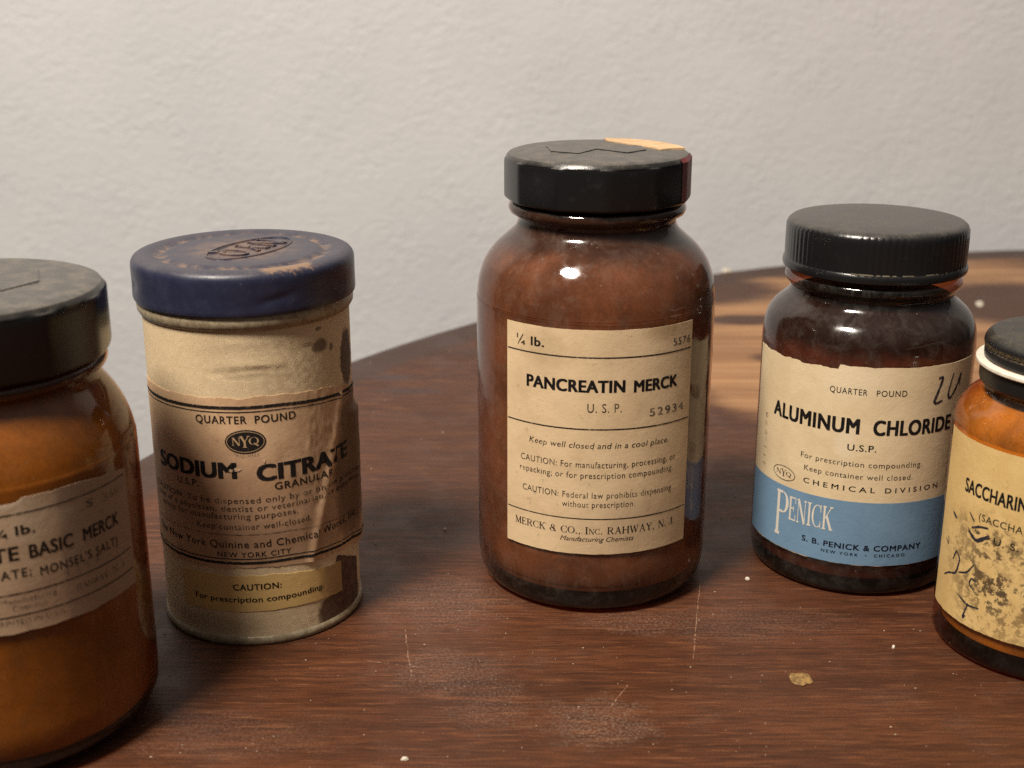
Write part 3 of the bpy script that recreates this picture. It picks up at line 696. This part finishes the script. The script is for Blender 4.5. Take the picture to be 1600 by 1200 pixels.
Print().ring(2.9, 54.6, 4.45, 2.6, .16).serif('n', -.3, 1.75, 53.75, 2.0, 1.).serif('y', 1.55, 4.0, 53.2, 2.9, 1.).serif('q', 3.7, 6.1, 53.8, 2.0, 1.).build('lettering', m_ink('tan_knockout', (.42, .28, .15), .1), em, Q+.05, PW)
Print().text('TRADEMARK', -.1, 6.0, 50.55, .75, .0, 1.2, .5).build('mark_line', M['ink_faint'], lab, Q, PW)
# scraped spots that bare the paper
Print().disc(.6, 47.6, .85, .45, 14, .8, 2).disc(-1., 47.3, .5, .4, 12, .8, 5).disc(7.0, 49.6, .35, .6, 12, .6, 8).build('scrape', m_plain('bare_paper', (.55, .38, .24), .8, .2), lab, Q+.07, PW)
# lower caution slip and strips of bare board
slip = link('caution_slip', sheet(LR, -17.4, 27.4, lambda u: rag(31, .2, .3, 9.5)(u)-max(0, u-15)*.06, lambda u: rag(32, .25, .3, 19.3)(u)-max(0, u-8)*.12, .14, .5, 10), paper('yellow_slip', (.66, .45, .175), (.52, .34, .135), [(2.5, 1.4, .45, .9, (.22, .12, .06), .6, .6, .5)], .4, seed=12), C_, 40)
Print().text('CAUTION:', -2.6, 9.4, 15.4, 1.65, .022, 1.1).text('For prescription compounding.', -13.4, 21., 12.1, 1.5, .016, 1.05).build('lettering', M['ink'], slip, LR+.20)
bm = sheet(LR, 22.5, 37., lambda u: rag(35, .4, .6, 2.6)(u) + max(0, 29-u)*.75 + max(0, 25-u)*2.2, lambda u: rag(36, .4, .6, 19.2)(u)-max(0, u-26)*.45 - max(0, 26-u)*2.4, .06, .5, 8)
link('torn_board', bm, m_plain('brown_board', (.10, .055, .036), .8, .4, 5.), C_, 40)

# ---- aluminum chloride bottle
D_ = thing('medicine_bottle', 'dark amber bottle with black ribbed cap and cream and blue Aluminum Chloride label', 'bottle', 97.7, 345.4)
prof = [(22, .15), (25.4, .15), (26.8, .6), (27.7, 1.7), (28.2, 3.8), (28.3, 7), (28.4, 12), (28.4, 40), (28.4, 63), (28.35, 66.5), (28.1, 69.4), (27.4, 72), (26., 74.4), (23.9, 76.4), (22.3, 77.8), (21.6, 79.2), (21.5, 80.4), (21.8, 81), (22.9, 81.6), (23.3, 82.5), (23.2, 83.6), (22.3, 84.4), (21., 85), (20.5, 88)]
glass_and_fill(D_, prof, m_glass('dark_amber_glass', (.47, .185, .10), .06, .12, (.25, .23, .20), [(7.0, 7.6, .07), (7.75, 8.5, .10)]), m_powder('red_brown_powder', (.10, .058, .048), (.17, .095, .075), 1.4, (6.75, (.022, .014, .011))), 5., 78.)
def ribs(r, z, a):
    if z < 88.1 or r < 21.5 or z > 97.2: return r
    q = (a*84/(2*math.pi)) % 1; gap = .35+.65*(math.sin(a*7+1.1) > -.3)
    return r - .13*gap*max(0, 1-abs(q-.5)*3.2)
cp = [(21, 85.6), (23.4, 85.4), (24.1, 85.7), (24.25, 86.5), (24.1, 87.4), (23.75, 87.9), (23.75, 88.3), (23.8, 90), (23.8, 95), (23.75, 96.6), (23.3, 97.6), (22.5, 98.25), (21.3, 98.5), (12, 98.7), (1, 98.75)]
cap = link('cap', lathe(cp, 504, ribs, False, True), M['cap_al'], D_, 30)
bm = bmesh.new()
for i in range(26):                                                 # crusted dust caught along the skirt
    a = R(-118 + 90*random.random()); 
    w = .012+.03*random.random(); zz = 87.95
    q = [bm.verts.new((24.02*math.cos(a+d), 24.02*math.sin(a+d), zz+e)) for d, e in ((-w, -.1), (w, -.1), (w*.7, .25), (-w*.8, .3))]
    bm.faces.new(q)
link('crust', bm, m_plain('grey_crust', (.16, .14, .10), .9), cap, 0)
LR = 28.4
tl = lambda u: (63.9 if u < -14 else 65.1 if u < -2 else 65.2) + rag(41, .25, .4)(u)*(1.5 if u < -2 else .6)
lab = link('label', sheet(LR, -45, 27.2, rag(42, .15, .3, 9.8), tl, .12, .5, 24), paper('cream_label', (.70, .565, .36), (.55, .42, .245), [(-1., 6.1, .8, .5, (.72, .60, .42), .6, .6, .6), (-3.5, 5.2, .7, .8, (.62, .47, .27), .4, .6, .6), (-1.1, 4.45, .25, .5, (.72, .61, .44), .6, .7, .5)], .2, seed=21), D_, 40)
bandm = link('blue_band', sheet(LR+.13, -45.05, 22.3, 9.9, 28.0, .03, .5, 10), paper('blue_print', (.155, .265, .385), (.12, .21, .32), [(.2, 2.3, .5, .3, (.16, .27, .40), .4, .7, .5)], .15, seed=23), lab, 40)
Q = LR+.17
Print().text('ALUMINUM', -34.1, -7.8, 46.9, 4.25, .045, 1.1).text('CHLORIDE', -4.4, 18.6, 46.9, 4.2, .045, 1.08).build('title', M['ink'], lab, Q)
p = Print().text('QUARTER', -16.2, -6.6, 57.6, 1.6, .002, 1.15).text('POUND', -4.3, 3.5, 57.6, 1.6, .002, 1.15).text('U.S.P.', -10.5, -3.1, 42.3, 1.75, .012, 1.1)
p.text('For prescription compounding.', -23., 9.8, 37.9, 1.5, .0, 1.12).text('Keep container well closed.', -21.7, 7.3, 34.5, 1.5, .0, 1.12)
p.build('fine_print', m_ink('small_black_ink', (.024, .02, .016), .27), lab, Q)
Print().text('CHEMICAL', -21.7, -2.5, 30.9, 1.45, .012, 1.6).text('DIVISION', .1, 15.9, 30.9, 1.4, .012, 1.6).build('division_line', M['ink'], lab, Q)
e = Print().ring(-28.4, 31.5, 4.0, 1.95, .22).serif('n', -31.2, -29.3, 30.9, 1.35, 1.).serif('y', -29.3, -27.4, 30.5, 2.1, 1.).serif('q', -27.5, -25.7, 30.9, 1.35, 1.).build('emblem', M['ink'], lab, Q)
p = Print()
V, F = serif2d('P'); p.add(V, F, lambda x, y: (-30.3+x*5.8, (20.6+(y-.5)*11.6 if y > .45 else 20. + (y-.45)*15.)))
p.serif('ENICK', -25.6, -12.6, 18.9, 6.8, 1., .1)
p.build('brand_name', M['white_print'], bandm, Q+.05)
Print().text('S. B. PENICK & COMPANY', -20.9, 12., 14.2, 1.6, .026, 1.12).text('NEW YORK  \u2022  CHICAGO', -15.2, 7.2, 12.45, .85, .016, 1.5).build('company_line', M['navy'], bandm, Q+.05)
Print().stroke([(12.4, 61.6), (13.9, 62.), (13.6, 60.5), (12.3, 57.2), (11.5, 55.2), (12.6, 54.9), (14.4, 55.5)], .62).stroke([(17.8, 62.3), (16.4, 57.6), (16.5, 55.8), (17.6, 55.7), (19.6, 58.2), (21.4, 62.4), (20.7, 58.5)], .55).build('handwriting', M['pen'], lab, Q)
Print().text('211-698', -37., -37.+15.6, 30.3, 1.5, .0, 1.5, rot=R(90)).build('stamped_number', M['stamp'], lab, Q)
Print().text('TOTAL', 19.6, 24.6, 33.4, .8, .0, 1.1, rot=R(90)).build('stamped_number', M['stamp'], lab, Q)

# ---- saccharin bottle (right, near)
E_ = thing('medicine_bottle', 'small amber bottle with black metal cap, white liner and ink-blotched Saccharin label', 'bottle', 133.4, 296.4)
prof = [(21, .15), (23.4, .2), (24.8, 1.1), (25.5, 2.8), (25.6, 6), (25.6, 40), (25.6, 54), (25.75, 56.6), (25.7, 58.8), (24.9, 61.2), (23.2, 63.3), (21.2, 65.1), (20.2, 66.4), (20., 68.2), (20.1, 72.6), (19.5, 73.), (19.2, 76)]
glass_and_fill(E_, prof, m_glass('light_amber_glass', (.78, .30, .045), .06, .05, dz=[]), m_powder('painted_glow_powder', (.26, .20, .15), (.46, .36, .25), .9), 5.2, 64.2)  # powder fills the empty top; its pale colour stands in for light shining through
ringp = [(20.15, 67.4), (20.7, 67.8), (20.9, 68.6), (20.9, 71.6), (20.5, 72.0), (20.15, 72.1)]
link('neck_ring', lathe(ringp, 128, None, False, False), M['cap_sac'], E_, 40)
lin = [(20.2, 72.1), (21.6, 72.15), (22., 72.5), (22., 73.1), (21.6, 73.45), (20.2, 73.5)]
link('liner', lathe(lin, 128, None, False, False), m_plain('white_liner', (.66, .60, .50), .6, .12), E_, 40)
def mill(r, z, a): return r - (.30*(.5+.5*math.cos(a*88)) if 76.3 < z < 77.6 and r > 20 else 0)
cp = [(19.5, 73.6), (20.2, 73.65), (20.3, 74.2), (20.25, 75.9), (19.9, 76.3), (20.0, 76.4), (20.4, 76.5), (20.55, 76.8), (20.55, 77.2), (20.4, 77.9), (19.9, 78.8), (19., 79.5), (17.6, 79.8), (9, 79.9), (1, 79.9)]
cap = link('cap', lathe(dense(cp, .4), 660, mill, False, True), M['cap_sac'], E_, 40)
bm = bmesh.new(); n = 64
for (r0, r1) in ((9.6, 10.3),):
    L = [(bm.verts.new((r0*math.cos(2*math.pi*i/n), r0*math.sin(2*math.pi*i/n), 80.)), bm.verts.new((r1*math.cos(2*math.pi*i/n), r1*math.sin(2*math.pi*i/n), 80.))) for i in range(n)]
    for i in range(n): X, Y = L[i], L[(i+1) % n]; bm.faces.new((X[0], X[1], Y[1], Y[0]))
link('printed_ring', bm, m_plain('gold_paint', (.30, .25, .14), .5, .3), cap, 0)
LR = 25.6
bl = [(-2.1, 2.45, .75, .85, (.030, .020, .016), .95, 1., .25), (-2.6, 3.45, .42, .2, (.02, .018, .016), .95, 1.1, .25), (-2.0, 1.7, .8, .5, (.13, .07, .03), .75, 1.1, .25), (-3.4, 2.9, .25, .5, (.12, .07, .035), .6, 1.1, .25), (-1.5, 3., .4, .7, (.20, .12, .05), .5, 1.2, .25)]
lab = link('label', sheet(LR, -44, 36, rag(52, .2, .3, 9.7), rag(51, .25, .3, 57.), .12, .5, 20), paper('yellow_label', (.66, .47, .20), (.52, .33, .115), bl, .75, seed=31, grain=1.3), E_, 40)
Q = LR+.17
Print().text('SACCHARIN', -33.7, -16.4, 43.1, 3.5, .035, 1.04).build('title', M['ink'], lab, Q)
Print().text('(SACCHARIN', -28., -12.4, 37.8, 1.75, .008, 1.1).text('U. S. P.', -23.3, -13.6, 33.2, 1.8, .012, 1.1).build('fine_print', m_ink('smudged_ink', (.03, .025, .018), .35), lab, Q)
p = Print().stroke([(-38.8, 18.6), (-36.5, 20.2), (-33.5, 21.2), (-32.5, 25.5), (-34.2, 27.2), (-35.4, 24.2)], .42).stroke([(-32.6, 22.), (-29.6, 23.2), (-27.9, 26.)], .4).stroke([(-27.4, 19.8), (-28.6, 20.6), (-28.2, 22.4), (-26.6, 22.2)], .36)
p.stroke([(-32., 16.6), (-28.6, 15.), (-25., 15.6)], .42).stroke([(-28.2, 15.6), (-29.6, 11.), (-28.6, 12.2)], .42).stroke([(-30.6, 33.9), (-28., 32.1), (-25.5, 34.), (-24.4, 34.6)], .8).stroke([(-29.8, 35.), (-27.4, 36.2), (-25., 36.6)], .5).stroke([(-31., 38.6), (-29.2, 36.8)], .35).stroke([(-37.6, 36), (-35.5, 35.)], .5).stroke([(-40., 28.), (-38.2, 26.8), (-38.6, 29.)], .3)
p.build('handwriting', M['pen'], lab, Q)

# ------------------------------------------------------------------ crumbs and dust on the table
def chip(name, label, cat, x, y, rx, ry, h, mat, seed, group=None):
    bm = bmesh.new(); bmesh.ops.create_icosphere(bm, subdivisions=3, radius=1)
    for v in bm.verts:
        k = 1+.35*mnoise.noise(v.co*1.6+Vector((seed, 0, 0)))
        v.co = Vector((v.co.x*rx*k, v.co.y*ry*k, max(-.5, v.co.z)*h*k + h*.48))
    o = link(name, bm, mat, None, 30, (x, y, .02)); o['label'] = label; o['category'] = cat
    if group: o['group'] = group
    return o
wc = m_plain('white_crumb', (.62, .56, .46), .5, .15); yc = m_plain('yellow_flake', (.22, .13, .045), .6, .5, 8.)
chip('wood_flake', 'yellowish brown flake on the bare tabletop in front of the saccharin bottle', 'flake', 69., 275.5, 2.7, 2.6, .35, yc, 1)
chip('crumb', 'white oval crumb on the tabletop near the front edge of the view', 'crumb', -23.1, 242.4, .75, .45, .6, wc, 2)
chip('crumb', 'white pebble on the dark stain behind the saccharin bottle cap', 'crumb', 232.8, 630.6, 2.1, 2.2, 1.6, wc, 3)
chip('crumb', 'white crumb on the far table rim right of the tall bottle', 'crumb', 118.4, 704.9, 3., 2.2, 1.2, wc, 4)
chip('crumb', 'tiny white crumb between the canister and the tall bottle', 'crumb', -20.3, 361.9, .42, .42, .5, wc, 5)
chip('crumb', 'tiny white crumb in front of the blue-labelled bottle', 'crumb', 95.6, 290.8, .42, .45, .5, wc, 6)
chip('crumb', 'pale sharp chip at the left foot of the blue-labelled bottle', 'crumb', 65.5, 328.6, .6, .6, .5, wc, 7)
bm = bmesh.new()
for i in range(420):
    x = random.uniform(-105, 140); y = random.uniform(228, 420) if random.random() < .85 else random.uniform(420, 600)
    if any(math.hypot(x-a, y-b) < r for a, b, r in ((22, 338, 33), (-113, 262, 33), (-66, 317, 28), (98, 345, 30), (132, 296, 27))): continue
    r = random.choice((.10, .12, .14, .18, .22)) * (1 if y < 420 else 1.6)
    mtx = __import__('mathutils').Matrix.Translation((x, y, r*.4)) @ __import__('mathutils').Matrix.Diagonal((r*random.uniform(.7, 1.8), r, r*.7, 1))
    bmesh.ops.create_icosphere(bm, subdivisions=1, radius=1, matrix=mtx)
dust = link('dust', bm, m_plain('pale_grit', (.36, .27, .19), .7, .4, 3.), None, 0); dust['kind'] = 'stuff'; dust['label'] = 'pale grit and dust scattered over the tabletop'; dust['category'] = 'dust'
